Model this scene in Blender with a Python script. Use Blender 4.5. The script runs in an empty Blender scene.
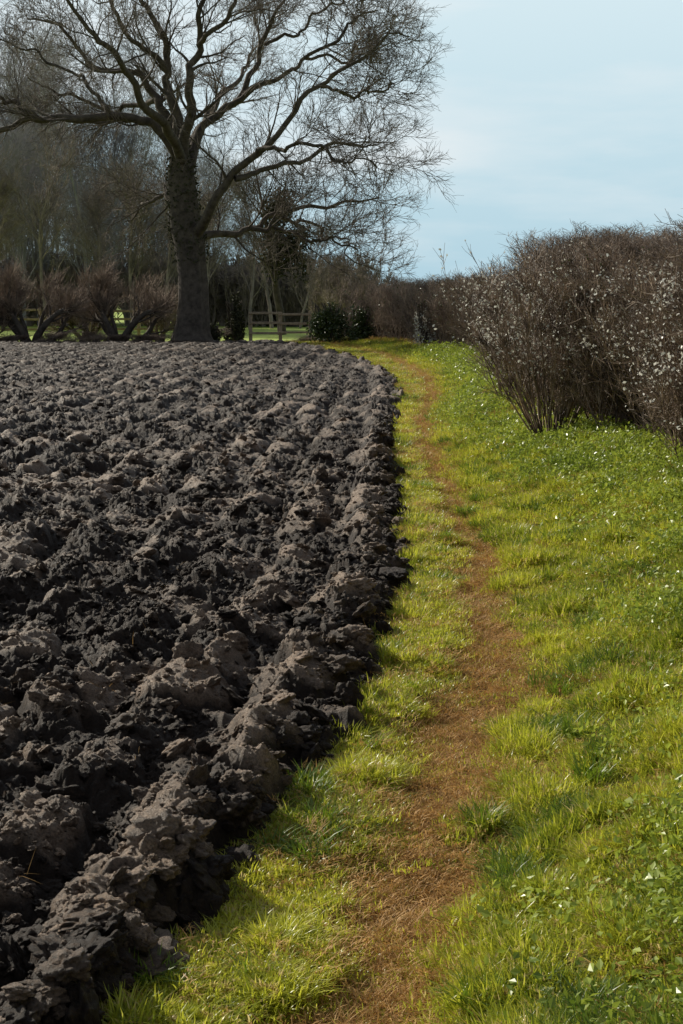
import bpy, math, random
import numpy as np
from mathutils import Vector
rng=np.random.default_rng(7)
scene=bpy.context.scene
scene.view_settings.view_transform='Standard'
scene.view_settings.look='None'
scene.view_settings.exposure=0

# ---------------------------------------------------------------- noise
def h2(ix,iy,seed):
    with np.errstate(over='ignore'):
        a=(ix.astype(np.int64)*374761393+iy.astype(np.int64)*668265263+seed*2147483) & 0xffffffff
        a=((a^(a>>13))*1274126177)&0xffffffff
        a=a^(a>>16)
        a=(a*2246822519)&0xffffffff
        a=a^(a>>13)
    return a/4294967296.0
def perlin(x,y,seed=0):
    x=np.asarray(x,float);y=np.asarray(y,float)
    ix=np.floor(x);iy=np.floor(y);fx=x-ix;fy=y-iy
    u=fx*fx*fx*(fx*(fx*6-15)+10);v=fy*fy*fy*(fy*(fy*6-15)+10)
    def g(dx,dy):
        a=h2(ix+dx,iy+dy,seed)*2*np.pi
        return np.cos(a)*(fx-dx)+np.sin(a)*(fy-dy)
    a=g(0,0);b=g(1,0);c=g(0,1);d=g(1,1)
    return ((a+(b-a)*u)*(1-v)+(c+(d-c)*u)*v)*1.4
def fbm(x,y,seed=0,o=4,gain=.5):
    s=0;a=1
    for i in range(o):
        s=s+a*perlin(x*2**i,y*2**i,seed+i*17);a*=gain
    return s
def worley(x,y,seed=0):
    ix=np.floor(x);iy=np.floor(y)
    f1=np.full(x.shape,9.);f2=np.full(x.shape,9.)
    cx=np.zeros(x.shape);cy=np.zeros(x.shape);ci=np.zeros(x.shape);cj=np.zeros(x.shape)
    for dx in(-1,0,1):
        for dy in(-1,0,1):
            a=ix+dx;b=iy+dy
            px=a+h2(a,b,seed);py=b+h2(a,b,seed+5)
            d=np.hypot(px-x,py-y)
            m=d<f1
            f2=np.where(m,f1,np.minimum(f2,d))
            f1=np.where(m,d,f1)
            cx=np.where(m,x-px,cx);cy=np.where(m,y-py,cy)
            ci=np.where(m,a,ci);cj=np.where(m,b,cj)
    return f1,f2,cx,cy,ci,cj
def sst(a,b,x):
    t=np.clip((x-a)/(b-a),0,1);return t*t*(3-2*t)

# ---------------------------------------------------------------- mesh helpers
def make_mesh(name,verts,faces,mats=(),smooth=True,midx=None,attrs=None,link=True,k=None):
    me=bpy.data.meshes.new(name)
    verts=np.ascontiguousarray(verts,dtype=np.float32)
    faces=np.ascontiguousarray(faces,dtype=np.int32)
    me.vertices.add(len(verts));me.vertices.foreach_set('co',verts.ravel())
    if len(faces):
        n,k=faces.shape
        me.loops.add(n*k);me.loops.foreach_set('vertex_index',faces.ravel())
        me.polygons.add(n);me.polygons.foreach_set('loop_start',np.arange(n,dtype=np.int32)*k)
        me.update(calc_edges=True)
        me.polygons.foreach_set('use_smooth',np.full(n,smooth,dtype=bool))
        if midx is not None: me.polygons.foreach_set('material_index',np.asarray(midx,dtype=np.int32))
    for m in mats: me.materials.append(m)
    if attrs:
        for an,av in attrs.items():
            av=np.asarray(av)
            if av.ndim==2:
                at=me.attributes.new(an,'FLOAT_VECTOR','POINT');at.data.foreach_set('vector',av.astype(np.float32).ravel())
            elif av.dtype.kind=='i':
                at=me.attributes.new(an,'INT','POINT');at.data.foreach_set('value',av.astype(np.int32))
            else:
                at=me.attributes.new(an,'FLOAT','POINT');at.data.foreach_set('value',av.astype(np.float32))
    me.update()
    ob=bpy.data.objects.new(name,me)
    if link: scene.collection.objects.link(ob)
    return ob
def merge(parts):
    vs=[];fs=[];ms=[];o=0
    for v,f,m in parts:
        vs.append(v);fs.append(f+o);ms.append(np.full(len(f),m));o+=len(v)
    return np.concatenate(vs),np.concatenate(fs),np.concatenate(ms)
def norm(a): return a/np.maximum(np.linalg.norm(a,axis=-1,keepdims=True),1e-9)
def tubes(P,R,sides=3):
    N,K,_=P.shape
    T=norm(np.gradient(P,axis=1))
    mean=norm(P[:,-1]-P[:,0])
    ref=np.zeros((N,3));ref[np.arange(N),np.argmin(np.abs(mean),axis=1)]=1
    A=norm(np.cross(T,ref[:,None,:]));B=np.cross(T,A)
    ang=np.arange(sides)*2*np.pi/sides
    V=P[:,:,None,:]+R[:,:,None,None]*(np.cos(ang)[None,None,:,None]*A[:,:,None,:]+np.sin(ang)[None,None,:,None]*B[:,:,None,:])
    V=V.reshape(-1,3)
    n=np.arange(N)[:,None,None]*K*sides;k=np.arange(K-1)[None,:,None]*sides;s=np.arange(sides)[None,None,:];s2=(s+1)%sides
    F=np.stack([n+k+s,n+k+s2,n+k+sides+s2,n+k+sides+s],-1).reshape(-1,4)
    return V,F
def grow(P,R,nch,lmin,lmax,amin,amax,K=5,rr=.6,wig=.18,up=.05,tmin=.25,tip=.35,rmin=.002,tpow=1.0,shrink=.4):
    N,KP,_=P.shape
    M=N*nch
    pi=np.repeat(np.arange(N),nch)
    t=(tmin+(1-tmin)*rng.random(M)**tpow)*(KP-1)*.999
    i=t.astype(int);f=(t-i)[:,None]
    pos=P[pi,i]*(1-f)+P[pi,i+1]*f
    T=norm(P[pi,i+1]-P[pi,i])
    r=(R[pi,i]*(1-f[:,0])+R[pi,i+1]*f[:,0])
    a=np.radians(rng.uniform(amin,amax,M))[:,None]
    perp=norm(np.cross(T,norm(rng.normal(size=(M,3)))))
    d=np.cos(a)*T+np.sin(a)*perp
    L=rng.uniform(lmin,lmax,M)*(1-shrink*t/(KP-1))
    r0=np.maximum(r*rr*rng.uniform(.7,1,M),rmin)
    Q=np.zeros((M,K,3));Q[:,0]=pos
    step=(L/(K-1))[:,None]
    for k in range(1,K):
        d=norm(d+wig*rng.normal(size=(M,3))+np.array([0,0,up]))
        Q[:,k]=Q[:,k-1]+d*step
    RR=r0[:,None]*np.linspace(1,tip,K)[None,:]
    RR=np.maximum(RR,rmin*.6)
    return Q,RR
def leaves(C,size,upbias=0.3,aspect=.8):
    N=len(C)
    n=norm(rng.normal(size=(N,3))+np.array([0,0,upbias]))
    a=norm(np.cross(n,rng.normal(size=(N,3))));b=np.cross(n,a)
    s=(size*rng.uniform(.6,1.3,N))[:,None]
    V=np.stack([C-a*s*.5,C+b*s*.5*aspect*.9+n*s*.08,C+a*s*.6,C-b*s*.5*aspect*.9+n*s*.08],1).reshape(-1,3)
    F=np.arange(N*4).reshape(N,4)
    return V,F

# ---------------------------------------------------------------- materials
def newmat(name):
    m=bpy.data.materials.new(name);m.use_nodes=True
    nt=m.node_tree;nt.nodes.clear()
    out=nt.nodes.new('ShaderNodeOutputMaterial')
    return m,nt,out
def N(nt,t,**kw):
    n=nt.nodes.new(t)
    for k,v in kw.items(): setattr(n,k,v)
    return n
def mixc(nt,fac,a,b,blend='MIX'):
    n=nt.nodes.new('ShaderNodeMix');n.data_type='RGBA';n.blend_type=blend
    for s,v in((0,fac),(6,a),(7,b)):
        if isinstance(v,(int,float)): n.inputs[s].default_value=v
        elif isinstance(v,tuple): n.inputs[s].default_value=(*v,1) if len(v)==3 else v
        else: nt.links.new(v,n.inputs[s])
    return n.outputs[2]
def noise(nt,scale,detail=4,rough=.6,vec=None):
    n=N(nt,'ShaderNodeTexNoise');n.inputs['Scale'].default_value=scale;n.inputs['Detail'].default_value=detail;n.inputs['Roughness'].default_value=rough
    if vec is not None: nt.links.new(vec,n.inputs['Vector'])
    return n.outputs['Fac']
def ramp(nt,fac,a,b,c=0,d=1):
    n=N(nt,'ShaderNodeMapRange');n.inputs[1].default_value=a;n.inputs[2].default_value=b
    n.inputs[3].default_value=c;n.inputs[4].default_value=d
    nt.links.new(fac,n.inputs[0]);return n.outputs[0]
def attr(nt,name,inst=False):
    n=N(nt,'ShaderNodeAttribute');n.attribute_name=name
    n.attribute_type='INSTANCER' if inst else 'GEOMETRY'
    return n.outputs['Fac']
def geo_pos(nt): return N(nt,'ShaderNodeNewGeometry').outputs['Position']

def mat_bark(name,a,b,scale=6,rough=.9,bump=.4,spec=.3):
    m,nt,out=newmat(name)
    p=N(nt,'ShaderNodeBsdfPrincipled');p.inputs['Roughness'].default_value=rough;p.inputs['Specular IOR Level'].default_value=spec
    pos=geo_pos(nt)
    f=ramp(nt,noise(nt,scale,2 if not bump else 5,.7,pos),.35,.65)
    nt.links.new(mixc(nt,f,a,b),p.inputs['Base Color'])
    if bump:
        bp=N(nt,'ShaderNodeBump');bp.inputs['Strength'].default_value=bump;bp.inputs['Distance'].default_value=.03
        nt.links.new(noise(nt,scale*3,5,.7,pos),bp.inputs['Height']);nt.links.new(bp.outputs[0],p.inputs['Normal'])
    nt.links.new(p.outputs[0],out.inputs[0]);return m
def mat_leaf(name,a,b,trans=.4,rough=.5,inst=True,spec=.5,nscale=30,brown=None):
    m,nt,out=newmat(name)
    p=N(nt,'ShaderNodeBsdfPrincipled');p.inputs['Roughness'].default_value=rough;p.inputs['Specular IOR Level'].default_value=spec
    t=N(nt,'ShaderNodeBsdfTranslucent')
    pos=geo_pos(nt)
    nf=noise(nt,nscale,1,.6,pos)
    f=ramp(nt,nf,.3,.7)
    if inst:
        mx=N(nt,'ShaderNodeMath',operation='ADD');nt.links.new(f,mx.inputs[0]);nt.links.new(attr(nt,'tint',True),mx.inputs[1])
        ml=N(nt,'ShaderNodeMath',operation='MULTIPLY');nt.links.new(mx.outputs[0],ml.inputs[0]);ml.inputs[1].default_value=.5
        f=ml.outputs[0]
    c=mixc(nt,f,a,b)
    if brown:
        g=ramp(nt,nf,.60,.66)
        c=mixc(nt,g,c,brown)
    nt.links.new(c,p.inputs['Base Color']);nt.links.new(c,t.inputs['Color'])
    mix=N(nt,'ShaderNodeMixShader');mix.inputs[0].default_value=trans
    nt.links.new(p.outputs[0],mix.inputs[1]);nt.links.new(t.outputs[0],mix.inputs[2])
    nt.links.new(mix.outputs[0],out.inputs[0]);return m

M_grass=mat_leaf('grass_blade',(.12,.20,.014),(.74,.72,.07),.5,.34,brown=(.68,.55,.24))
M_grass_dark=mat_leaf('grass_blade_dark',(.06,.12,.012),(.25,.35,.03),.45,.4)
M_dry=mat_leaf('dry_grass',(.28,.135,.03),(.74,.46,.16),.3,.6,spec=.3)
M_weed=mat_leaf('weed_leaf',(.13,.20,.02),(.48,.55,.08),.4,.36,spec=.5)
M_ivy=mat_leaf('ivy_leaf',(.03,.05,.012),(.09,.12,.03),.15,.3,spec=.5)
M_paleleaf=mat_leaf('white_blossom',(.6,.59,.5),(.88,.87,.82),.35,.4,spec=.5)
M_twig=mat_bark('hedge_twig',(.065,.045,.035),(.35,.255,.185),5,.55,0)
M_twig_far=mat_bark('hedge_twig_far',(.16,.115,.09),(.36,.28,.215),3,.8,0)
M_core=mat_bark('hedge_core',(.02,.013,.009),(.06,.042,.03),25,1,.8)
M_litter=mat_bark('hedge_litter',(.03,.022,.015),(.13,.085,.05),8,1,.8)
M_bark=mat_bark('tree_bark',(.045,.036,.03),(.12,.098,.08),5,.9,.6)
M_treetwig=mat_bark('tree_twig',(.10,.08,.067),(.20,.165,.138),2,.9,0)
M_barkfar_haze=mat_bark('distant_bark_haze_tint',(.24,.23,.24),(.38,.365,.365),1,1,0,.1)  # distance haze painted into the bark colour, paler and greyer than real bark
M_barkmid_haze=mat_bark('mid_bark_haze_tint',(.18,.155,.138),(.34,.285,.245),2,1,0,.1)  # bark of background trees and thicket lightened, haze put into base colour
M_wood=mat_bark('weathered_wood',(.22,.17,.12),(.42,.34,.25),12,.8,.3)

def soil_mat(name,inst=False):
    m,nt,out=newmat(name)
    p=N(nt,'ShaderNodeBsdfPrincipled')
    pos=geo_pos(nt)
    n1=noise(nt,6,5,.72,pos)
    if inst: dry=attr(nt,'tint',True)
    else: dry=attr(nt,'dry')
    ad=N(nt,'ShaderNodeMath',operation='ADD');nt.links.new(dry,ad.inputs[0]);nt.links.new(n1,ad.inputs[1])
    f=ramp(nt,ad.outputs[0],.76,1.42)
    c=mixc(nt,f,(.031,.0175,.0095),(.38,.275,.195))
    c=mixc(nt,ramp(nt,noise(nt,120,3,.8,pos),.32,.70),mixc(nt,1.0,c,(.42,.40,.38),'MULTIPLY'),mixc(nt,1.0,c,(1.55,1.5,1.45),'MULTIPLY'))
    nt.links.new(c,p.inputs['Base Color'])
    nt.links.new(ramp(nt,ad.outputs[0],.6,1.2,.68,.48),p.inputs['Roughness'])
    p.inputs['Specular IOR Level'].default_value=.36
    b1=N(nt,'ShaderNodeBump');b1.inputs['Strength'].default_value=.95;b1.inputs['Distance'].default_value=.028
    nt.links.new(noise(nt,60,6,.82,pos),b1.inputs['Height'])
    nt.links.new(b1.outputs[0],p.inputs['Normal'])
    nt.links.new(p.outputs[0],out.inputs[0]);return m
M_soil=soil_mat('ploughed_soil');M_clod=soil_mat('soil_clod',True)

m,nt,out=newmat('verge_ground')
p=N(nt,'ShaderNodeBsdfPrincipled');p.inputs['Roughness'].default_value=.9;p.inputs['Specular IOR Level'].default_value=.2
pos=geo_pos(nt)
g=mixc(nt,ramp(nt,noise(nt,12,4,.7,pos),.3,.7),(.07,.09,.015),(.2,.22,.03))
g=mixc(nt,ramp(nt,noise(nt,45,3,.7,pos),.45,.7),g,(.22,.14,.045))
pa=mixc(nt,ramp(nt,noise(nt,30,5,.75,pos),.3,.7),(.10,.045,.017),(.48,.27,.10))
pa=mixc(nt,ramp(nt,noise(nt,5,5,.75,pos),.56,.70),pa,(.16,.17,.03))
c=mixc(nt,attr(nt,'path'),g,pa)
nt.links.new(c,p.inputs['Base Color'])
b1=N(nt,'ShaderNodeBump');b1.inputs['Strength'].default_value=1;b1.inputs['Distance'].default_value=.02
nt.links.new(noise(nt,80,4,.75,pos),b1.inputs['Height']);nt.links.new(b1.outputs[0],p.inputs['Normal'])
nt.links.new(p.outputs[0],out.inputs[0]);M_verge=m

m,nt,out=newmat('meadow')
p=N(nt,'ShaderNodeBsdfPrincipled');p.inputs['Roughness'].default_value=.9
pos=geo_pos(nt)
c=mixc(nt,ramp(nt,noise(nt,.25,5,.7,pos),.3,.7),(.26,.36,.05),(.40,.48,.07))
nt.links.new(c,p.inputs['Base Color']);nt.links.new(p.outputs[0],out.inputs[0]);M_meadow=m

# ---------------------------------------------------------------- scatter via geometry nodes
def collection(name,objs):
    c=bpy.data.collections.new(name)
    for o in objs: c.objects.link(o)
    return c
def scatter(name,pts,rot,scl,tint,coll,mats=()):
    n=len(pts)
    k=len(coll.objects)
    if scl.ndim==1: scl=np.repeat(scl[:,None],3,1)
    ob=make_mesh(name,pts,np.zeros((0,3),int),attrs={'rot':rot,'scl':scl,'tint':tint,'idx':rng.integers(0,k,n).astype(np.int32)})
    ng=bpy.data.node_groups.new(name+'_gn','GeometryNodeTree')
    ng.interface.new_socket('Geometry',in_out='INPUT',socket_type='NodeSocketGeometry')
    ng.interface.new_socket('Geometry',in_out='OUTPUT',socket_type='NodeSocketGeometry')
    gi=ng.nodes.new('NodeGroupInput');go=ng.nodes.new('NodeGroupOutput')
    ip=ng.nodes.new('GeometryNodeInstanceOnPoints')
    ci=ng.nodes.new('GeometryNodeCollectionInfo');ci.inputs['Collection'].default_value=coll
    ci.inputs['Separate Children'].default_value=True;ci.inputs['Reset Children'].default_value=True
    ip.inputs['Pick Instance'].default_value=True
    def na(nm,dt):
        a=ng.nodes.new('GeometryNodeInputNamedAttribute');a.data_type=dt;a.inputs['Name'].default_value=nm
        return a.outputs['Attribute']
    L=ng.links.new
    L(gi.outputs[0],ip.inputs['Points']);L(ci.outputs[0],ip.inputs['Instance'])
    L(na('idx','INT'),ip.inputs['Instance Index']);L(na('rot','FLOAT_VECTOR'),ip.inputs['Rotation']);L(na('scl','FLOAT_VECTOR'),ip.inputs['Scale'])
    L(ip.outputs[0],go.inputs[0])
    md=ob.modifiers.new('scatter','NODES');md.node_group=ng
    return ob
def zrot(n,tilt=.12): return np.stack([rng.normal(0,tilt,n),rng.normal(0,tilt,n),rng.uniform(0,6.283,n)],1)

# ---------------------------------------------------------------- layout (metres; x right, y away)
eY=np.array([0,3.3,3.6,4.07,4.45,4.9,5.5,6.2,7.07,8.25,9.9,12.3,16.3,20.2,23.9,29.5,34.7,44,48,52])
eX=np.array([-.85,-.48,-.38,-.27,-.22,-.10,.0,.15,.22,.38,.45,.47,.55,.71,.9,1.04,.67,-.45,-1.4,-2.6])
pY=np.array([0,3.3,3.74,4.07,4.45,4.9,5.5,6.2,7.07,8.25,9.9,12.3,16.3,20.2,23.9,29.5,38,47,52])
pX=np.array([-.12,.0,.07,.14,.24,.345,.446,.548,.66,.763,.836,.84,.88,1.03,1.33,1.6,1.3,.1,-1])
hY=np.array([0,10,11.6,13.4,15.4,17,21,21.2,22.2,25,28,35,41,45,48,50])
hX=np.array([2.42,2.42,2.40,2.22,2.02,1.93,1.90,2.0,2.45,2.75,2.85,2.95,2.5,1.8,1.0,.2])
def edge(y): return np.interp(y,eY,eX)
def furrow_line(y): return np.interp(y,[0,4,6,8.5,14,30,55],[-.85,-.25,.08,.36,.52,1.0,1.6])
def path(y): return np.interp(y,pY,pX)
def hedgex(y): return np.interp(y,hY,hX)
def pathw(y): return np.interp(y,[0,4,6,8,12,30],[.18,.19,.21,.17,.15,.23])
def pathmask(x,y):
    d=np.abs(x-path(y)-.03*np.sin(y*2.1))+.125*fbm(x*4,y*2.4,31,4)
    w=pathw(y)
    return 1-sst(w*.6,w*1.45,d)
def vergez(x,y):
    z=.018*fbm(x*3,y*3,3,4)+.03*fbm(x*.8,y*.8,9,2)
    z=z-.045*pathmask(x,y)+.02
    r=x-path(y)
    z=z+.36*sst(.15,1.5,r)*np.interp(y,[0,2,6,22,30],[1.1,1.1,1,1,.4])
    z=z+(.04*perlin(x*5,y*5,77)+.05*perlin(x*2.3,y*2.3,78))*sst(.2,.7,r)
    z=z-.09*sst(.02,.25,edge(y)-x)
    return z

# soil height
def soilz(x,y):
    s=edge(y)-x
    jit=.15*perlin(y*1.7,x*0+3.1,5)+.10*perlin(y*4.6,x*2,6)
    se=s+jit
    wx=x+.08*fbm(x*3.3,y*3.3,101,3);wy=y+.10*fbm(x*3.3+9,y*3.3,102,3)
    ss=furrow_line(wy)-wx
    ph=ss/.43+.22*fbm(x*.55,y*.35,44,3)
    fr=ph-np.floor(ph)
    ridge=np.where(fr<.62,fr/.62,(1-fr)/.38)
    z=.11*(sst(0,1,ridge)-.45)*(.75+.6*perlin(x*.9,y*.9,12))*np.interp(y,[0,12,40],[1,1,.8])
    f1,f2,cx,cy,ci,cj=worley(ph*1.1,wy/.42,11)
    e=f2-f1
    tx=(h2(ci,cj,21)-.5);ty=(h2(ci,cj,22)-.3);hh=h2(ci,cj,23);sm=sst(.35,.6,h2(ci,cj,26))
    slab=.065*(hh-.45)+.085*tx*cx+.105*ty*cy
    slab=slab*sst(0,.4,e)-.042*(1-sst(0,.32,e))
    z=z+slab
    plate=sm*sst(.06,.3,e)
    g1,g2,dx,dy,di,dj=worley(wx/.105,wy/.115,61)
    e2=g2-g1
    rough=1-.8*plate
    lump=.038*(h2(di,dj,62)-.35)+.027*(h2(di,dj,63)-.5)*dx+.027*(h2(di,dj,64)-.5)*dy
    z=z+rough*(lump*sst(0,.45,e2)-.017*(1-sst(0,.35,e2)))
    k1,k2,_,_,ki,kj=worley(wx/.038,wy/.040,81)
    z=z+rough*(.017*(h2(ki,kj,82)-.4)*sst(0,.5,k2-k1)-.007*(1-sst(0,.4,k2-k1)))
    z=z+.016*(1-np.abs(fbm(x*6,y*6,91,4))*2)+.014*fbm(x*14,y*14,92,4,.68)*(1-.5*plate)
    z=z*np.interp(y,[0,14,50],[1,1,.6])
    rise=sst(-.06,.12,se)
    z=np.maximum(z+.07,-.035)
    z=z*rise+ .045*sst(0,.1,se)*(1-sst(.25,.6,se)) -.16*(1-rise)
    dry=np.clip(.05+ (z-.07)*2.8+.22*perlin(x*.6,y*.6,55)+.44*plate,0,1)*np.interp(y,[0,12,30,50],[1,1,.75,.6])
    return z,dry

# ---------------------------------------------------------------- ground
def grid_faces(r,c):
    i=np.arange(r-1)[:,None]*c;j=np.arange(c-1)[None,:]
    a=i+j
    return np.stack([a,a+1,a+c+1,a+c],-1).reshape(-1,4)
gx=np.concatenate([-np.geomspace(900,20,24),np.linspace(-16,16,9),np.geomspace(20,900,24)])
gy=np.concatenate([-np.geomspace(300,10,10),np.linspace(-5,120,40),np.geomspace(140,1500,20)])
X,Y=np.meshgrid(gx,gy)
Z=-.07+0*X
ground=make_mesh('ground',np.stack([X,Y,Z],-1).reshape(-1,3),grid_faces(len(gy),len(gx)),[M_meadow])

R_,C_=1800,720
yy=np.geomspace(1.3,50.5,R_);uu=np.linspace(0,1,C_)
Y=np.repeat(yy[:,None],C_,1)
U=uu[None,:]
X=edge(Y)+.24-U**1.15*(1.26+.36*Y)
z,dry=soilz(X,Y)
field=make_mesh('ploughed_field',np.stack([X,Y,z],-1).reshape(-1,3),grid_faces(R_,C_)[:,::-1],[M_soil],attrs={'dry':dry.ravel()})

R_,C_=700,280
yy=np.geomspace(.8,53,R_)
Y=np.repeat(yy[:,None],C_,1)
x0=edge(Y)-.35;x1=np.interp(Y,[0,20,35,53],[4.8,4.8,4.6,3.5])
X=x0+(x1-x0)*np.linspace(0,1,C_)[None,:]
z=vergez(X,Y)
verge=make_mesh('grass_verge',np.stack([X,Y,z],-1).reshape(-1,3),grid_faces(R_,C_),[M_verge],attrs={'path':pathmask(X,Y).ravel()})
def strip(name,xa,xb,ya,yb,z0,mat,nx=160,ny=30,amp=.06):
    X,Y=np.meshgrid(np.linspace(xa,xb,nx),np.linspace(ya,yb,ny))
    return make_mesh(name,np.stack([X,Y,z0+amp*fbm(X*1.5,Y*1.5,8,4)],-1).reshape(-1,3),grid_faces(ny,nx),[mat])
strip('hedge_bank_soil',-30,-1.2,50.0,51.8,.0,M_litter)

# ---------------------------------------------------------------- clods
from mathutils import noise as mn
def clod(i,sub=4):
    import bmesh
    bm=bmesh.new();bmesh.ops.create_icosphere(bm,subdivisions=sub,radius=1)
    off=Vector((i*7.3,i*3.1,-i*5.7))
    for v in bm.verts:
        p=v.co.copy()
        q=p*1.1+off
        c=mn.voronoi(p*1.5+off)[0]
        d=.72+.5*mn.noise(q)+.30*(c[1]-c[0])+.20*mn.noise(q*2.7)+.14*mn.noise(q*6)+.10*mn.noise(q*13)
        v.co=p*d
        v.co.z*=.66
    me=bpy.data.meshes.new('clod');bm.to_mesh(me);bm.free()
    for pl in me.polygons: pl.use_smooth=True
    me.materials.append(M_clod)
    return bpy.data.objects.new('clod_source',me)
CL=collection('clods_src',[clod(i) for i in range(9)])
CS=collection('crumbs_src',[clod(i+20,2) for i in range(6)])
def clod_pts(n,y0,y1,smin,smax,edge_only=False,pw=2.5):
    y=np.exp(rng.uniform(np.log(y0),np.log(y1),n))
    if edge_only: x=edge(y)-.04-np.abs(rng.normal(.05,.08,n))
    else: x=edge(y)-.03-rng.random(n)**1.1*(1.0+.35*y)
    s=smin+(smax-smin)*rng.random(n)**pw
    z,d=soilz(x,y)
    gz=np.maximum(z,0.)
    return np.stack([x,y,gz+s*.15],1),s,np.clip(d+rng.normal(.03,.18,n),0,1)
a=[clod_pts(8000,2.2,14,.008,.032),clod_pts(1100,2.4,20,.03,.07),clod_pts(3000,10,50,.025,.06),clod_pts(280,2.6,20,.03,.085,True)]
P=np.concatenate([q[0] for q in a]);S=np.concatenate([q[1] for q in a]);D=np.concatenate([q[2] for q in a])
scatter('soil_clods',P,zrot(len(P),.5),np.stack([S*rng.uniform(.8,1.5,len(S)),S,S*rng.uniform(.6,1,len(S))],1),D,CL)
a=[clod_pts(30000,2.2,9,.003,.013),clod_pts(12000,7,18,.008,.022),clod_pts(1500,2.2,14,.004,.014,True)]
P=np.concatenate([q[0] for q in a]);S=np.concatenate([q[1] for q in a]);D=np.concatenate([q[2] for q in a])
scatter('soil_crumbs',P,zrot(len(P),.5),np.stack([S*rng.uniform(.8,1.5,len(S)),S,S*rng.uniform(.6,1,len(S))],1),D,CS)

# ---------------------------------------------------------------- grass
def tuft(nb,rad,hmin,hmax,w,lean,mats,flat=0):
    K=4
    th=rng.uniform(0,6.283,nb);r=rad*np.sqrt(rng.random(nb))
    b=np.stack([r*np.cos(th),r*np.sin(th),np.full(nb,-.005)],1)
    az=th+rng.normal(0,1.0,nb)
    h=rng.uniform(hmin,hmax,nb);ln=rng.uniform(.1,1,nb)*lean
    t=np.linspace(0,1,K)
    out=(t[None]**1.7)*(h*ln)[:,None]
    zz=h[:,None]*(t[None]-(.35*ln)[:,None]*t[None]**2.2)
    zz=zz*(1-flat)
    dirx=np.cos(az);diry=np.sin(az)
    P=np.stack([b[:,0:1]+out*dirx[:,None],b[:,1:2]+out*diry[:,None],b[:,2:3]+zz],-1)
    fa=az+np.pi/2+rng.normal(0,.5,nb)
    side=np.stack([np.cos(fa),np.sin(fa),np.zeros(nb)],1)
    ww=w*rng.uniform(.6,1.3,nb)[:,None]*np.array([.8,1,.7,.12])[None]
    V=np.stack([P-side[:,None]*ww[...,None]*.5,P+side[:,None]*ww[...,None]*.5],2).reshape(-1,3)
    n=np.arange(nb)[:,None]*K*2;k=np.arange(K-1)[None]*2
    F=np.stack([n+k,n+k+1,n+k+3,n+k+2],-1).reshape(-1,4)
    return make_mesh('tuft_source',V,F,mats,link=False)
G_lush=collection('g_lush',[tuft(85,.058,.02,.085,.0042,1.3,[M_grass]) for _ in range(6)])
G_dark=collection('g_dark',[tuft(80,.055,.05,.12,.0042,1.1,[M_grass_dark]) for _ in range(4)])
G_short=collection('g_short',[tuft(80,.09,.010,.030,.0034,1.4,[M_grass]) for _ in range(4)])
G_dry=collection('g_dry',[tuft(80,.10,.010,.034,.0028,1.8,[M_dry],.45) for _ in range(5)])
G_straw=collection('g_straw',[tuft(3,.05,.05,.13,.0025,2.2,[M_dry],.75) for _ in range(4)])
def weedclump():
    n=50
    C=rng.normal(size=(n,3))*np.array([.07,.07,.012])+np.array([0,0,.03])
    V,F=leaves(C,.018,1.2)
    return make_mesh('weed_source',V,F,[M_weed],smooth=False,link=False)
G_weed=collection('g_weed',[weedclump() for _ in range(4)])
def vpts(n,y0,y1):
    y=np.exp(rng.uniform(np.log(y0),np.log(y1),n))
    x0=edge(y)-.04;x1=np.minimum(hedgex(y)+.3,.35*y+1.0)
    x=x0+(x1-x0)*rng.random(n)
    keep=rng.random(n)<(x1-x0)/3.0
    return x[keep],y[keep]
def place(n,y0,y1,densf):
    x,y=vpts(n,y0,y1)
    k=rng.random(len(x))<densf(x,y)
    return x[k],y[k]
def tint(x,y):
    return np.clip(.48+.65*fbm(x*1.4,y*1.2,200,3)+.55*perlin(x*6,y*6,201)+.3*(1-sst(.2,.7,np.abs(x-path(y))))+rng.normal(0,.26,len(x)),0,1)
def fsize(y): return np.interp(y,[0,6,14,30,50],[1,1.05,1.5,2.2,2.8])
def hmap(x,y): return np.clip(.42+1.35*fbm(x*4.2,y*3.8,300,3),.10,1.5)
dl=lambda x,y:(1-pathmask(x,y))**1.6*np.where(x>path(y),1,.42)*(.04+.96*sst(-.02,.4,fbm(x*4.2,y*3.8,300,3)))
x,y=place(40000,2.2,50,dl)
sh=hmap(x,y)*np.where(x>path(y),1,.62)*np.interp(y,[0,10,25,50],[1,.9,.7,.55])
f=fsize(y)
near=np.exp(-((x-edge(y))/.07)**2);sh=sh*(1+.7*near)
scatter('grass',np.stack([x,y,vergez(x,y)],1),zrot(len(x)),np.stack([f,f,f*sh*.95],1),tint(x,y),G_lush)
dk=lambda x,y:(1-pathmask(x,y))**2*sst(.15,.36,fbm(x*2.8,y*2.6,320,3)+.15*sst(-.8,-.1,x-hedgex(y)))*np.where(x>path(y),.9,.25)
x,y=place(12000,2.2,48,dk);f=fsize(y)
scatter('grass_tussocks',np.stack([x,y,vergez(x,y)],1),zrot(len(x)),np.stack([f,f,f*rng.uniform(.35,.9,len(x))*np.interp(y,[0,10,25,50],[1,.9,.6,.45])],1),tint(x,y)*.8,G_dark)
x,y=place(28000,2.2,50,lambda x,y:(1-pathmask(x,y)*np.clip(.92-.5*sst(.15,.45,fbm(x*5,y*3,350,3)),0,1))*np.where(x>path(y),.8,1));f=fsize(y)
scatter('short_grass',np.stack([x,y,vergez(x,y)],1),zrot(len(x)),f,tint(x,y),G_short)
x,y=place(38000,2.2,50,lambda x,y:np.clip(pathmask(x,y)*.78+.12+.45*sst(-.05,.4,fbm(x*2.5,y*2,330,3))*(x<path(y)+.4)+.25*sst(.1,.5,fbm(x*2.5,y*2,330,3))+.6*sst(-.4,.1,x-hedgex(y)),0,1));f=fsize(y)
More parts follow.
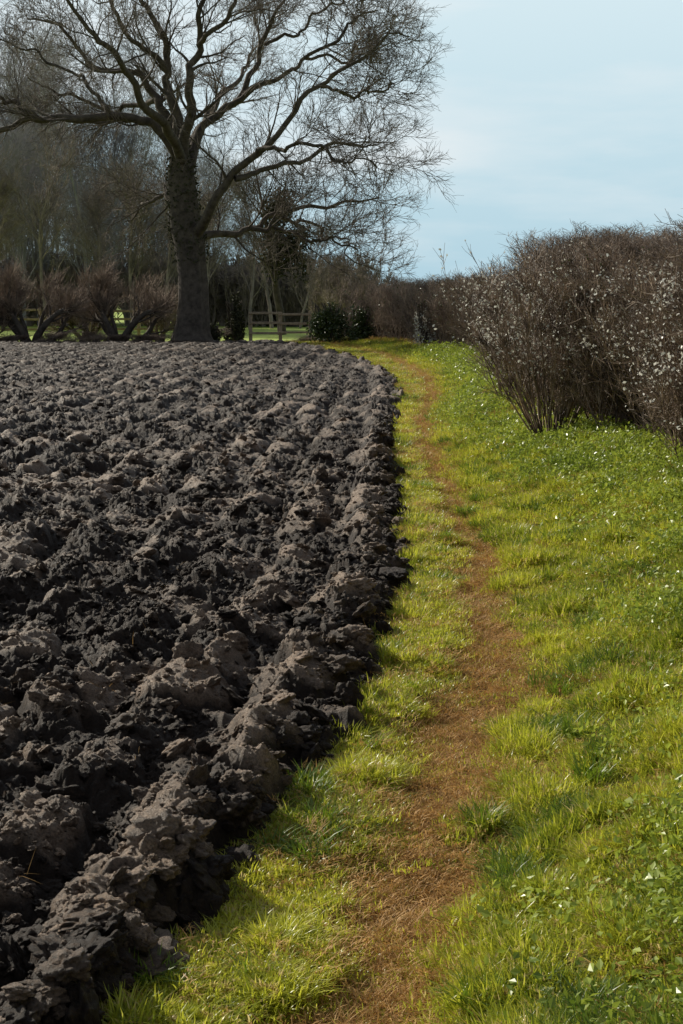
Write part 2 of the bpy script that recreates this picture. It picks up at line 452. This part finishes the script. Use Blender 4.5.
scatter('dry_grass',np.stack([x,y,vergez(x,y)],1),zrot(len(x),.2),np.stack([f,f,f*rng.uniform(.5,1.2,len(x))*(1+3.0*sst(-.4,.1,x-hedgex(y)))],1),rng.random(len(x)),G_dry)
x,y=place(1300,2.2,16,lambda x,y:.35+.65*pathmask(x,y))
scatter('straw_litter',np.stack([x,y,vergez(x,y)+.012],1),zrot(len(x),.2),rng.uniform(.5,1,len(x)),rng.uniform(.5,1,len(x)),G_straw)
y=np.exp(rng.uniform(np.log(2.5),np.log(18),220));x=edge(y)-.1-rng.random(220)*(1+.35*y)
scatter('straw_on_soil',np.stack([x,y,soilz(x,y)[0]+.01],1),zrot(220,.5),rng.uniform(.3,.7,220),rng.uniform(.4,1,220),G_straw)
x,y=place(22000,2.2,40,lambda x,y:sst(.3,1.2,x-path(y))*sst(-.2,.3,fbm(x*1.8,y*1.8,340,3))*.85+.5*sst(-.9,-.2,x-hedgex(y)));f=fsize(y)
scatter('verge_weeds',np.stack([x,y,vergez(x,y)+.01],1),zrot(len(x),.2),f*rng.uniform(.6,1.3,len(x)),tint(x,y),G_weed)

# ---------------------------------------------------------------- hedges
def hsection(length,depth,h,ns,n1,n2,n3,mat,rm,nleaf=0,leafmat=None,r0=.013,lsize=.035,upright=.35,lz=(.2,.98),flat=.45):
    ng=max(3,int(length/.33));gxs=rng.uniform(-length/2,length/2,ng);gys=rng.uniform(-depth*.42,depth*.42,ng)
    g=rng.integers(0,ng,ns)
    K=9;P=np.zeros((ns,K,3));P[:,0]=np.stack([gxs[g]+rng.normal(0,.05,ns),gys[g]+rng.normal(0,.04,ns),np.full(ns,-.08)],1)
    d=norm(np.stack([rng.normal(0,upright,ns),rng.normal(0,upright*.8,ns),np.ones(ns)],1))
    L=h*rng.uniform(.72,1.08,ns)
    for k in range(1,K):
        d=norm(d+.09*rng.normal(size=(ns,3))+np.array([0,0,.10]));P[:,k]=P[:,k-1]+d*(L/(K-1))[:,None]
    R=r0*rng.uniform(.5,1.3,ns)[:,None]*np.linspace(1,.3,K)[None]
    parts=[(*tubes(P,R,5),0)]
    A,RA=grow(P,R,n1,.35,.8,15,50,6,.55,.11,.12,.1,.3,rm*1.4);parts.append((*tubes(A,RA,3),0))
    B,RB=grow(A,RA,n2,.18,.45,20,60,4,.6,.10,.12,.15,.3,rm);parts.append((*tubes(B,RB,3),0))
    C,RC=grow(B,RB,n3,.08,.22,20,60,3,.7,.10,.08,.2,.5,rm*.85);parts.append((*tubes(C,RC,3),0))
    mats=[mat]
    if nleaf:
        c=C[:,-1];c=c[(c[:,2]>lz[0]*h)&(c[:,2]<lz[1]*h)];
        cl=perlin(c[:,0]*1.6+33,c[:,2]*1.6+rng.uniform(0,50),5)
        c=c[cl>0.05] if (cl>.05).sum()>50 else c
        c=c[rng.integers(0,len(c),nleaf)]+rng.normal(0,.02,(nleaf,3))
        parts.append((*leaves(c,lsize),1));mats.append(leafmat)
    V,F,MI=merge(parts)
    lim=h*.97
    V[:,2]=np.where(V[:,2]>lim,lim+(V[:,2]-lim)*flat,V[:,2])
    return make_mesh('hedge_section_source',V,F,mats,midx=MI,link=False)
def curve_pts(xy,step,off):
    xy=np.array(xy,float);seg=np.linalg.norm(np.diff(xy,axis=0),axis=1);s=np.concatenate([[0],np.cumsum(seg)])
    q=np.arange(step/2,s[-1]-step*.3,step);x=np.interp(q,s,xy[:,0]);y=np.interp(q,s,xy[:,1])
    a=np.interp(q+.3,s,xy[:,0])-np.interp(q-.3,s,xy[:,0]);b=np.interp(q+.3,s,xy[:,1])-np.interp(q-.3,s,xy[:,1])
    t=norm(np.stack([a,b],1));ang=np.arctan2(t[:,1],t[:,0])
    return np.column_stack([x+t[:,1]*off,y-t[:,0]*off,np.zeros(len(x))]),ang
HN=collection('h_near',[hsection(2.0,1.1,1.76,98,9,6,3,M_twig,.0028,700,M_paleleaf if i<2 else M_ivy,lsize=.026,r0=.011,upright=.28,flat=.4) for i in range(3)])
HW=collection('h_white',[hsection(1.3,.35,1.60,28,8,6,3,M_twig,.0028,2100,M_paleleaf,lsize=.024,lz=(.3,.95),r0=.011,upright=.22) for i in range(2)])
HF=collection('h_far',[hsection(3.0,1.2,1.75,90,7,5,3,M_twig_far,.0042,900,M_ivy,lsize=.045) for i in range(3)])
near_line=[(hedgex(v),v) for v in np.arange(2,19.9,.5)]+[(hedgex(19.9),20.0)]
P,A_=curve_pts(near_line,1.5,.66);P[:,2]=vergez(P[:,0],P[:,1])-.05
n=len(P)
scatter('hedge',P,np.stack([0*A_,0*A_,A_+np.pi*rng.integers(0,2,n)],1),np.stack([np.ones(n),np.ones(n),rng.uniform(.96,1.03,n)],1),rng.random(n),HN)
ys=np.array([9.6,10.8,11.9,13.2,15.2,16.3,17.6,18.7]);xs=hedgex(ys)+.22
P=np.stack([xs,ys,vergez(xs,ys)-.05],1);n=len(ys)
scatter('hedge_blossom_growth',P,np.stack([0*ys,0*ys,np.full(n,1.75)+np.pi*rng.integers(0,2,n)],1),np.stack([np.ones(n)]*2+[rng.uniform(.85,1.05,n)],1),rng.random(n),HW)
def fanshrub():
    ns=50;K=9
    th=rng.uniform(0,6.283,ns);P=np.zeros((ns,K,3));P[:,0]=np.stack([.07*np.cos(th),.07*np.sin(th),0*th-.05],1)
    d=norm(np.stack([np.cos(th)*rng.uniform(.05,.7,ns),np.sin(th)*rng.uniform(.05,.5,ns),np.ones(ns)],1));L=rng.uniform(1.1,1.7,ns)
    for k in range(1,K):
        d=norm(d+.06*rng.normal(size=(ns,3))+np.array([0,0,.05]));P[:,k]=P[:,k-1]+d*(L/(K-1))[:,None]
    R=.010*rng.uniform(.5,1.3,ns)[:,None]*np.linspace(1,.3,K)[None]
    parts=[(*tubes(P,R,5),0)]
    A,RA=grow(P,R,8,.2,.55,15,45,5,.55,.10,.06,.25,.3,.004);parts.append((*tubes(A,RA,3),0))
    B,RB=grow(A,RA,6,.1,.3,20,55,4,.6,.1,.08,.2,.4,.0026);parts.append((*tubes(B,RB,3),0))
    c=B[:,-1];c=c[c[:,2]>.6];c=c[rng.integers(0,len(c),1300)];parts.append((*leaves(c,.026),1))
    V,F,MI=merge(parts)
    return make_mesh('hawthorn_shrub',V,F,[M_twig,M_paleleaf],midx=MI)
fs=fanshrub();fs.location=(1.86,14.2,vergez(np.array([1.86]),np.array([14.2]))[0])
far=[(hedgex(v),v) for v in (22.2,24,26,28,31,35,38,41,43,45,46.5,48,49.2)]+[(-.3,50.4)]
P,A_=curve_pts(far,2.3,.62);n=len(P)
P[:,2]=-.0
scatter('hedge',P,np.stack([0*A_,0*A_,A_+np.pi*rng.integers(0,2,n)],1),np.stack([np.ones(n),np.ones(n),rng.uniform(.93,1.02,n)*np.interp(P[:,1],[22,35,50],[1.0,1.10,1.12])],1),rng.random(n),HF)
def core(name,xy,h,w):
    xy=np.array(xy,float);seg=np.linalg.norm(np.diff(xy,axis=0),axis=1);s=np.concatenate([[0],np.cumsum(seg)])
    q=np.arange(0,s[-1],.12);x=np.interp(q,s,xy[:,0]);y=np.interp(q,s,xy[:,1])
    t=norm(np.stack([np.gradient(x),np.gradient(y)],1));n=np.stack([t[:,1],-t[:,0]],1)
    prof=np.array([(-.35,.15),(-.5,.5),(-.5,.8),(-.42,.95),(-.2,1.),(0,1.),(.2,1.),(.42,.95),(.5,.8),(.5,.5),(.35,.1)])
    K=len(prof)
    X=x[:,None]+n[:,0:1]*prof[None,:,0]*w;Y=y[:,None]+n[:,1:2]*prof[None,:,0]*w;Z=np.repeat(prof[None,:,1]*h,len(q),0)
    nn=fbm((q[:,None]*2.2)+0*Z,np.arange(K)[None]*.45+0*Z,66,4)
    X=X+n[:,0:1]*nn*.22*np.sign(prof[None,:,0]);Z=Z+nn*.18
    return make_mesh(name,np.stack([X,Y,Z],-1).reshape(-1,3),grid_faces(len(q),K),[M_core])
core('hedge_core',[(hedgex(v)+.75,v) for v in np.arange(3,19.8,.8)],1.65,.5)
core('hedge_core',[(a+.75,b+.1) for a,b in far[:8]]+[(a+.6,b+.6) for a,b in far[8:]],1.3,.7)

# ---------------------------------------------------------------- main tree
def catmull(p,n):
    p=np.array(p,float);q=np.vstack([2*p[0]-p[1],p,2*p[-1]-p[-2]])
    t=np.linspace(0,len(p)-1-1e-6,n);i=t.astype(int);f=(t-i)[:,None]
    a,b,c,d=q[i],q[i+1],q[i+2],q[i+3]
    return .5*((2*b)+(c-a)*f+(2*a-5*b+4*c-d)*f**2+(-a+3*b-3*c+d)*f**3)
S=.0319
def L(pts):
    return catmull([((u-193)*S,dp,(342-v)*S,r*S*.80) for u,v,dp,r in pts],30)
limbs=[
 [(186,168,0,8),(170,142,-.5,6),(150,127,-1,5.5),(120,124,-1.5,5),(90,130,-2,4.6),(60,133,-2,4),(35,138,-2,3.4),(10,148,-2,3),(-18,165,-2,2.2),(-55,178,-2,1.2)],
 [(184,165,0,8),(172,128,.5,6),(160,100,1,4.8),(140,82,1,4),(112,74,1.5,3.2),(85,58,2,2.6),(60,35,2,2),(30,18,2,1)],
 [(183,160,0,8),(178,112,0,6),(172,80,0,4.6),(165,45,0,3.5),(150,10,-.5,2.5),(138,-40,-.6,1)],
 [(186,165,0,8),(192,122,-.5,6),(200,85,-1,4.6),(205,50,-1,3.6),(215,15,-1.5,2.6),(228,-45,-1.5,1)],
 [(190,175,0,7.5),(203,138,.8,5.6),(225,110,1.2,4.6),(245,80,1.5,3.7),(265,45,2,2.9),(280,10,2,2),(296,-35,2,1)],
 [(194,240,0,8),(215,213,-1,5.6),(240,185,-1.5,4.7),(262,160,-2,3.8),(290,130,-2,3.1),(320,102,-2,2.5),(345,80,-2,2),(370,62,-2,1.4),(392,54,-2,.8)],
 [(196,240,0,6.5),(222,231,1,4.3),(250,228,1.5,3.6),(280,216,2,3),(310,205,2,2.3),(345,197,2,1.6),(374,200,2,.8)],
 [(240,185,-1.5,4),(272,176,-1,3),(310,160,-.5,2.4),(345,150,0,1.7),(372,148,0,.8)],
 [(250,228,1.5,3.2),(285,232,1.5,2.4),(320,240,1.2,1.7),(348,248,1,.9)],
 [(187,165,0,7),(196,125,2.5,5),(210,92,4.5,3.8),(232,58,6,2.6),(250,20,7,1.3)],
 [(187,168,0,7),(172,132,-3,5),(152,100,-5,3.6),(125,68,-6.3,2.4),(100,30,-7,1.2)],
 [(225,110,1.2,4.2),(262,92,1,3.1),(305,65,.5,2.3),(342,38,.5,1.6),(368,14,.5,.8)],
 [(160,100,1,4.),(128,108,2,3),(92,104,3,2.3),(50,86,3.5,1.7),(12,72,4,.8)],
 [(60,133,-2,3.2),(32,116,-2.5,2.3),(2,104,-3,1.6),(-40,98,-3,.8)],
 [(188,205,0,4.5),(165,196,1.5,3),(142,200,2.5,2.1),(118,214,3,1)],
 [(172,80,0,3.6),(140,45,-1,2.6),(112,15,-2,1.8),(88,-25,-2,.8)],
 [(205,60,-1,3.4),(238,32,-2,2.4),(268,-2,-2.5,1.6),(300,-40,-3,.8)],
 [(262,160,-2,3.2),(298,158,-3,2.2),(335,170,-3.5,1.5),(362,180,-4,.8)],
 [(320,102,-2,2.2),(350,105,-1.5,1.8),(368,100,-1,1.3),(384,95,-1,.8)],
 [(305,65,.5,2),(338,62,1,1.6),(358,50,1,1.2),(380,38,1,.7)],
 [(265,45,2,2.4),(298,28,2.5,1.8),(328,2,3,1.3),(350,-25,3,.7)],
 [(120,124,-1.5,3.4),(108,105,-1,2.4),(80,80,-.5,1.8),(40,62,0,1.2),(0,40,0,.7)],
 [(280,216,2,2.4),(312,226,2.5,1.7),(338,240,2.5,1.1),(350,262,2.5,.6)],
]
trunk=catmull([((u-193)*S,0,(342-v)*S,r*S) for u,v,r in [(193,350,26),(192,338,20),(193,322,16.5),(194,300,15),(193,265,14),(190,238,15),(187,210,14),(185,180,12.5),(184,160,9),(183,145,5)]],40)
tp=trunk[None,:,:3];tr=trunk[None,:,3]
V,F=tubes(tp,tr,28)
ang=np.arctan2(V[:,1],V[:,0]);V[:,0]*=1+.08*np.sin(ang*5+V[:,2]*.7)+.06*perlin(V[:,2]*2.5,ang*2,3);V[:,1]*=1+.08*np.cos(ang*6)
parts=[(V,F,0)]
LB=np.array([L(l) for l in limbs])
LP=LB[:,:,:3].copy();LR=LB[:,:,3]
K=30;t=np.linspace(0,1,K)
for fq,am in((2.3,.12),(5,.05),(11,.02)):
    ph=rng.uniform(0,6.283,(len(limbs),1,3));fv=fq*rng.uniform(.7,1.4,(len(limbs),1,3))
    LP+=am*np.sin(2*np.pi*fv*t[None,:,None]+ph)*np.minimum(1,t*5)[None,:,None]
parts.append((*tubes(LP,LR,8),0))
A,RA=grow(LP,LR,13,1.1,2.8,22,58,10,.48,.15,.05,.12,.25,.013,1,.35);parts.append((*tubes(A,RA,5),0))
B,RB=grow(A,RA,7,.7,1.6,22,55,7,.55,.16,.03,.15,.3,.0095);parts.append((*tubes(B,RB,4),1))
C,RC=grow(B,RB,6,.4,.95,20,50,5,.6,.16,.02,.2,.35,.007);parts.append((*tubes(C,RC,3),1))
D,RD=grow(C,RC,2,.2,.5,20,50,3,.7,.15,0,.3,.5,.005);parts.append((*tubes(D,RD,3),1))
V,F,MI=merge(parts)
V[:,0]=np.where(V[:,0]>6.6,6.6+(V[:,0]-6.6)*.9,V[:,0])
V[:,0]=np.where(V[:,0]>3.5,V[:,0]*1.0+.12*(V[:,0]-3.5),V[:,0])
tree=make_mesh('bare_oak_tree',V,F,[M_bark,M_treetwig],midx=MI)
tree.location=(-4.73,51,0)
n=1600
i=rng.integers(18,38,n);th=rng.uniform(0,6.283,n)
c=trunk[i,:3]+np.stack([np.cos(th),np.sin(th),0*th],1)*(trunk[i,3]*rng.uniform(.9,1.2,n))[:,None]+rng.normal(0,.06,(n,3))
V,F=leaves(c,.10)
M_ivydark=mat_leaf('ivy_leaf_dark',(.03,.033,.02),(.08,.08,.045),.05,.8,inst=False,spec=.1)
iv=make_mesh('ivy',V,F,[M_ivydark],smooth=False);iv.parent=tree

# ---------------------------------------------------------------- other trees
def gentree(h,r,spread,mat,levels=(16,8,7,4),up=.1,rm=.012,low=.15,lens=(.28,.5)):
    K=14
    P=np.zeros((1,K,3));d=np.array([0,0,1.]);
    for k in range(1,K):
        d=norm(d+rng.normal(0,.06,3)*np.array([1,1,0]));P[0,k]=P[0,k-1]+d*h/(K-1)*.95
    R=r*np.linspace(1,.15,K)[None]
    parts=[(*tubes(P,R,8),0)]
    l0,l1=lens[0]*h,lens[1]*h
    A,RA=grow(P,R,levels[0],l0,l1,spread[0],spread[1],9,.5,.10,up,low,.25,rm*1.5,1,.6);parts.append((*tubes(A,RA,4),0))
    B,RB=grow(A,RA,levels[1],l0*.45,l1*.5,15,45,6,.55,.14,up*.8,.15,.3,rm);parts.append((*tubes(B,RB,3),0))
    C,RC=grow(B,RB,levels[2],l0*.2,l1*.25,20,50,4,.6,.16,up*.6,.15,.4,rm*.7);parts.append((*tubes(C,RC,3),0))
    D,RD=grow(C,RC,levels[3],l0*.1,l1*.13,20,50,3,.7,.18,0,.2,.5,rm*.55);parts.append((*tubes(D,RD,3),0))
    V,F,MI=merge(parts)
    return make_mesh('tree_source',V,F,[mat],midx=MI,link=False)
T_far=collection('t_far',[gentree(11,.085,(8,38),M_barkfar_haze,(22,8,6,2),.11,rm=.0105,low=.1) for _ in range(4)])
T_mid=collection('t_mid',[gentree(7,.09,(18,50),M_barkmid_haze,(20,8,6,2),.08,low=.2) for _ in range(3)])
T_thick=collection('t_thick',[hsection(8,2.2,3.6,240,7,6,3,M_barkmid_haze,.013,r0=.03) for _ in range(2)])
pts=[];sc=[]
for k in range(44):
    x=-25+k*.43+rng.normal(0,.5);y=rng.uniform(76,94);pts.append((x,y,-.1));sc.append(rng.uniform(.85,1.25) if x<-10.5 else rng.uniform(.6,.95))
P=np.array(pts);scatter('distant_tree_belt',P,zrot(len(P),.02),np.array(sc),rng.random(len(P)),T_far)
pts=[(-7.5,68,-.05),(-6.,70,-.05),(-4.1,72,-.05),(-3.2,74,-.05),(-1.9,74,-.05),(-12.5,68,-.05),(-10.5,70,-.05),(-15,69,-.05),(-9,69,-.05),(-.3,68,-.05)]
P=np.array(pts);scatter('background_trees',P,zrot(len(P),.03),np.array([.95,.95,.9,1.0,.65,1.05,1.0,1.1,1.,.4]),rng.random(len(P)),T_mid)
ivt=gentree(6.6,.17,(20,55),M_bark,(16,7,6,2),.08,low=.25)
c=[]
for k in range(15):
    cc=np.array([rng.normal(0,.28),rng.normal(0,.28),rng.uniform(2.2,5.2)])
    c.append(cc+rng.normal(0,1,(380,3))*np.array([.24,.24,.28]))
V,F=leaves(np.concatenate(c),.12)
ivt.name='ivy_clad_tree';scene.collection.objects.link(ivt);ivt.location=(-2.25,61,0)
il=make_mesh('ivy_leaves',V,F,[M_ivydark],smooth=False);il.parent=ivt
x=np.concatenate([np.arange(-32,-3,5.5),np.arange(-35,-1,5.5),[-4.5,-2.5]]);y=np.where(np.arange(len(x))<6,80,86);y[-2:]=[80,78]
sc=rng.uniform(.8,1.1,len(x));sc[-2:]=[.85,.75]
P=np.stack([x,y,0*x-.1],1);scatter('distant_thicket',P,np.stack([0*x,0*x,np.pi*rng.integers(0,2,len(x))+rng.normal(0,.08,len(x))],1),np.stack([np.where(np.arange(len(x))<len(x)-2,1,.6),sc,sc],1),rng.random(len(P)),T_thick)
SB=collection('scrub_bush_src',[hsection(2.4,1.4,2.5,80,7,6,3,M_barkmid_haze,.008,r0=.02) for _ in range(2)])
P=np.array([(-.45,57.5,0),(.5,56.0,0),(1.9,58,0),(4.0,60,0)],float)
scatter('scrub_bushes',P,np.array([[0,0,.2],[0,0,-.1],[0,0,.1],[0,0,0]]),np.array([[.55,1,1.12],[.9,1,.85],[1.2,1,.75],[1.4,1,.72]]),rng.random(4),SB)

def hawthorn():
    ns=7;K=7
    th=rng.uniform(0,6.283,ns);P=np.zeros((ns,K,3));P[:,0]=np.stack([.12*np.cos(th),.12*np.sin(th),0*th-.05],1)
    d=norm(np.stack([np.cos(th)*.6,np.sin(th)*.4,np.ones(ns)],1))
    for k in range(1,K):
        d=norm(d+.22*rng.normal(size=(ns,3)));P[:,k]=P[:,k-1]+d*.25
    R=.10*rng.uniform(.7,1.2,ns)[:,None]*np.linspace(1,.4,K)[None]
    parts=[(*tubes(P,R,6),0)]
    A,RA=grow(P,R,9,.6,1.2,15,60,7,.45,.16,.16,.4,.3,.012);parts.append((*tubes(A,RA,4),0))
    B,RB=grow(A,RA,9,.35,.8,20,55,5,.5,.14,.12,.2,.3,.007);parts.append((*tubes(B,RB,3),1))
    C,RC=grow(B,RB,6,.2,.5,15,45,3,.6,.12,.15,.1,.4,.005);parts.append((*tubes(C,RC,3),1))
    V,F,MI=merge(parts)
    lim=2.35;V[:,2]=np.where(V[:,2]>lim,lim+(V[:,2]-lim)*.5,V[:,2])
    V[:,2]=np.maximum(V[:,2],-.1)
    return make_mesh('hawthorn_source',V,F,[M_bark,M_twig_far],midx=MI,link=False)
HT=collection('haw',[hawthorn() for _ in range(4)])
pts=[(-9.9,51.5,1.18),(-7.1,51.8,1.18),(-11.6,52.2,1.05),(-13.4,51.6,1.1),(-15.5,51.7,1.1),(-18,52,1.1),(-20.5,51.6,1.1),(-8.5,53.4,.85),(-6.0,53.6,.75)]
P=np.array([(a,b,0) for a,b,c in pts])
scatter('hawthorn_hedge',P,zrot(len(P),.03),np.array([c for a,b,c in pts]),rng.random(len(P)),HT)
SC=collection('scrubsrc',[hsection(1.2,.6,.5,26,5,4,2,M_twig_far,.005,120,M_ivydark,r0=.008,upright=.6,lsize=.05) for _ in range(3)])
x=np.linspace(-22,-.8,44)+rng.normal(0,.15,44);x=x[(x<-4.0)|(x>-1.1)];n=len(x)
P=np.stack([x,rng.uniform(50.6,51.8,n),0*x],1)
scatter('margin_scrub',P,zrot(n,.1)*np.array([1,1,.1]),np.stack([np.ones(n)]*2+[rng.uniform(.25,.6,n)],1),rng.random(n),SC)

def ivybush(name,loc,sx,sy,sz,n,mat=M_ivy,size=.09):
    K=26
    d=norm(rng.normal(size=(K,3)));d[:,2]=np.abs(d[:,2])
    cc=d*rng.uniform(.45,.85,(K,1))*np.array([sx,sy,sz])
    c=cc[rng.integers(0,K,n)]+norm(rng.normal(size=(n,3)))*rng.uniform(.12,.3,(n,1))*np.array([sx,sy,sz])*rng.uniform(.8,1.2,(n,1))
    c[:,2]=np.maximum(c[:,2],0.02)
    V,F=leaves(c,size)
    st=12;P=np.zeros((st,6,3));th=rng.uniform(0,6.283,st)
    for k in range(1,6): P[:,k]=np.stack([np.cos(th)*sx*.13*k,np.sin(th)*sy*.13*k,np.full(st,sz*.17*k)],1)+rng.normal(0,.03,(st,3))
    parts=[(V,F,0),(*tubes(P,np.full((st,6),.02),4),1)]
    V,F,MI=merge(parts)
    o=make_mesh(name,V,F,[mat,M_bark],smooth=False,midx=MI);o.location=loc;return o
ivybush('ivy_bush',(-.35,49.6,0),.75,.7,1.45,6000,M_ivy,.07)
ivybush('ivy_bush',(.6,48.9,0),.5,.5,1.2,3000,M_ivy,.07)
ivybush('blossoming_bush',(2.2,42.6,0),.35,.4,1.5,900,M_paleleaf,.06)
ivybush('bramble_bush',(-3.5,52.6,0),.4,.5,1.5,3000,M_ivydark)
ivybush('bramble_bush',(-4.2,51.6,0),.45,.4,.6,1200,M_ivydark)

# ---------------------------------------------------------------- fence
def box(sx,sy,sz,c):
    v=np.array([(x,y,z) for x in(-.5,.5) for y in(-.5,.5) for z in(-.5,.5)],float)*np.array([sx,sy,sz])+np.array(c)
    f=np.array([(0,1,3,2),(4,6,7,5),(0,4,5,1),(2,3,7,6),(0,2,6,4),(1,5,7,3)])
    return v,f,0
def fence(name,x0,x1,y,n,h,rails):
    e=bpy.data.objects.new(name,None);scene.collection.objects.link(e);e.location=(x0,y,0)
    w=(x1-x0)
    parts=[box(.11,.11,h+rng.uniform(-.05,.08),(w*k/n+rng.normal(0,.03),0,h/2-.03)) for k in range(n+1)]
    V,F,MI=merge(parts);o=make_mesh('posts',V,F,[M_wood],smooth=False);o.parent=e
    b=o.modifiers.new('b','BEVEL');b.width=.01
    parts=[]
    for r in rails:
        for k in range(n): parts.append(box(w/n+.02,.04,.075,(w*(k+.5)/n,-.085-.002*(k%2),r+rng.normal(0,.02))))
    V,F,MI=merge(parts);o=make_mesh('rails',V,F,[M_wood],smooth=False);o.parent=e
    b=o.modifiers.new('b','BEVEL');b.width=.008
    return e
fence('wooden_fence',-24,-5.2,55,11,1.1,[.35,.68,.98])
fence('wooden_fence',-3.0,-1.0,52.2,2,1.0,[.30,.60,.90])

# ---------------------------------------------------------------- light, sky, camera
el,az=math.radians(30),math.radians(-48)
Sd=Vector((math.sin(az)*math.cos(el),math.cos(az)*math.cos(el),math.sin(el)))
sl=bpy.data.lights.new('sun','SUN');sl.energy=5.0;sl.angle=math.radians(.5);sl.color=(1,.93,.79)
so=bpy.data.objects.new('sun',sl);scene.collection.objects.link(so);so.rotation_euler=Sd.to_track_quat('Z','Y').to_euler();so.location=(-20,40,30)
w=bpy.data.worlds.new('World');scene.world=w;w.use_nodes=True;nt=w.node_tree;nt.nodes.clear()
out=nt.nodes.new('ShaderNodeOutputWorld');bg=nt.nodes.new('ShaderNodeBackground');bg.inputs[1].default_value=.09
sk=nt.nodes.new('ShaderNodeTexSky');sk.sky_type='NISHITA';sk.sun_disc=False;sk.sun_elevation=el;sk.sun_rotation=az
sk.air_density=1.0;sk.dust_density=1.5;sk.ozone_density=1.0
tc=nt.nodes.new('ShaderNodeTexCoord');mp=nt.nodes.new('ShaderNodeMapping');mp.inputs['Scale'].default_value=(1,1,5)
nt.links.new(tc.outputs['Generated'],mp.inputs['Vector'])
sx=nt.nodes.new('ShaderNodeSeparateXYZ');nt.links.new(tc.outputs['Generated'],sx.inputs[0])
haze=mixc(nt,ramp(nt,sx.outputs[2],.0,.17),(5.0,7.5,8.8),(7.7,9.5,10.2))
n1=noise(nt,3.4,6,.5,mp.outputs[0])
f=ramp(nt,n1,.48,.76)
haze=mixc(nt,f,haze,(9.8,10.3,10.5))
# haze and cloud thin out high overhead and away from the sun side; overhead veil is near neutral
hi=ramp(nt,sx.outputs[2],.18,.45)
bk=ramp(nt,sx.outputs[1],.35,-.3)
mx=N(nt,'ShaderNodeMath',operation='MAXIMUM');nt.links.new(hi,mx.inputs[0]);nt.links.new(bk,mx.inputs[1])
skd=mixc(nt,.55,sk.outputs[0],(3.0,3.2,3.5))
mf=N(nt,'ShaderNodeMath',operation='MULTIPLY_ADD');nt.links.new(mx.outputs[0],mf.inputs[0]);mf.inputs[1].default_value=-.84;mf.inputs[2].default_value=.92
c=mixc(nt,mf.outputs[0],skd,haze)
nt.links.new(c,bg.inputs[0]);nt.links.new(bg.outputs[0],out.inputs[0])

cam=bpy.data.cameras.new('camera');co=bpy.data.objects.new('camera',cam);scene.collection.objects.link(co)
cam.sensor_fit='VERTICAL';cam.sensor_height=36;cam.lens=56.25;cam.clip_end=3000;cam.clip_start=.05
co.location=(0,0,1.6);co.rotation_euler=(math.radians(90)-math.atan(220/1600),0,0)
scene.camera=co
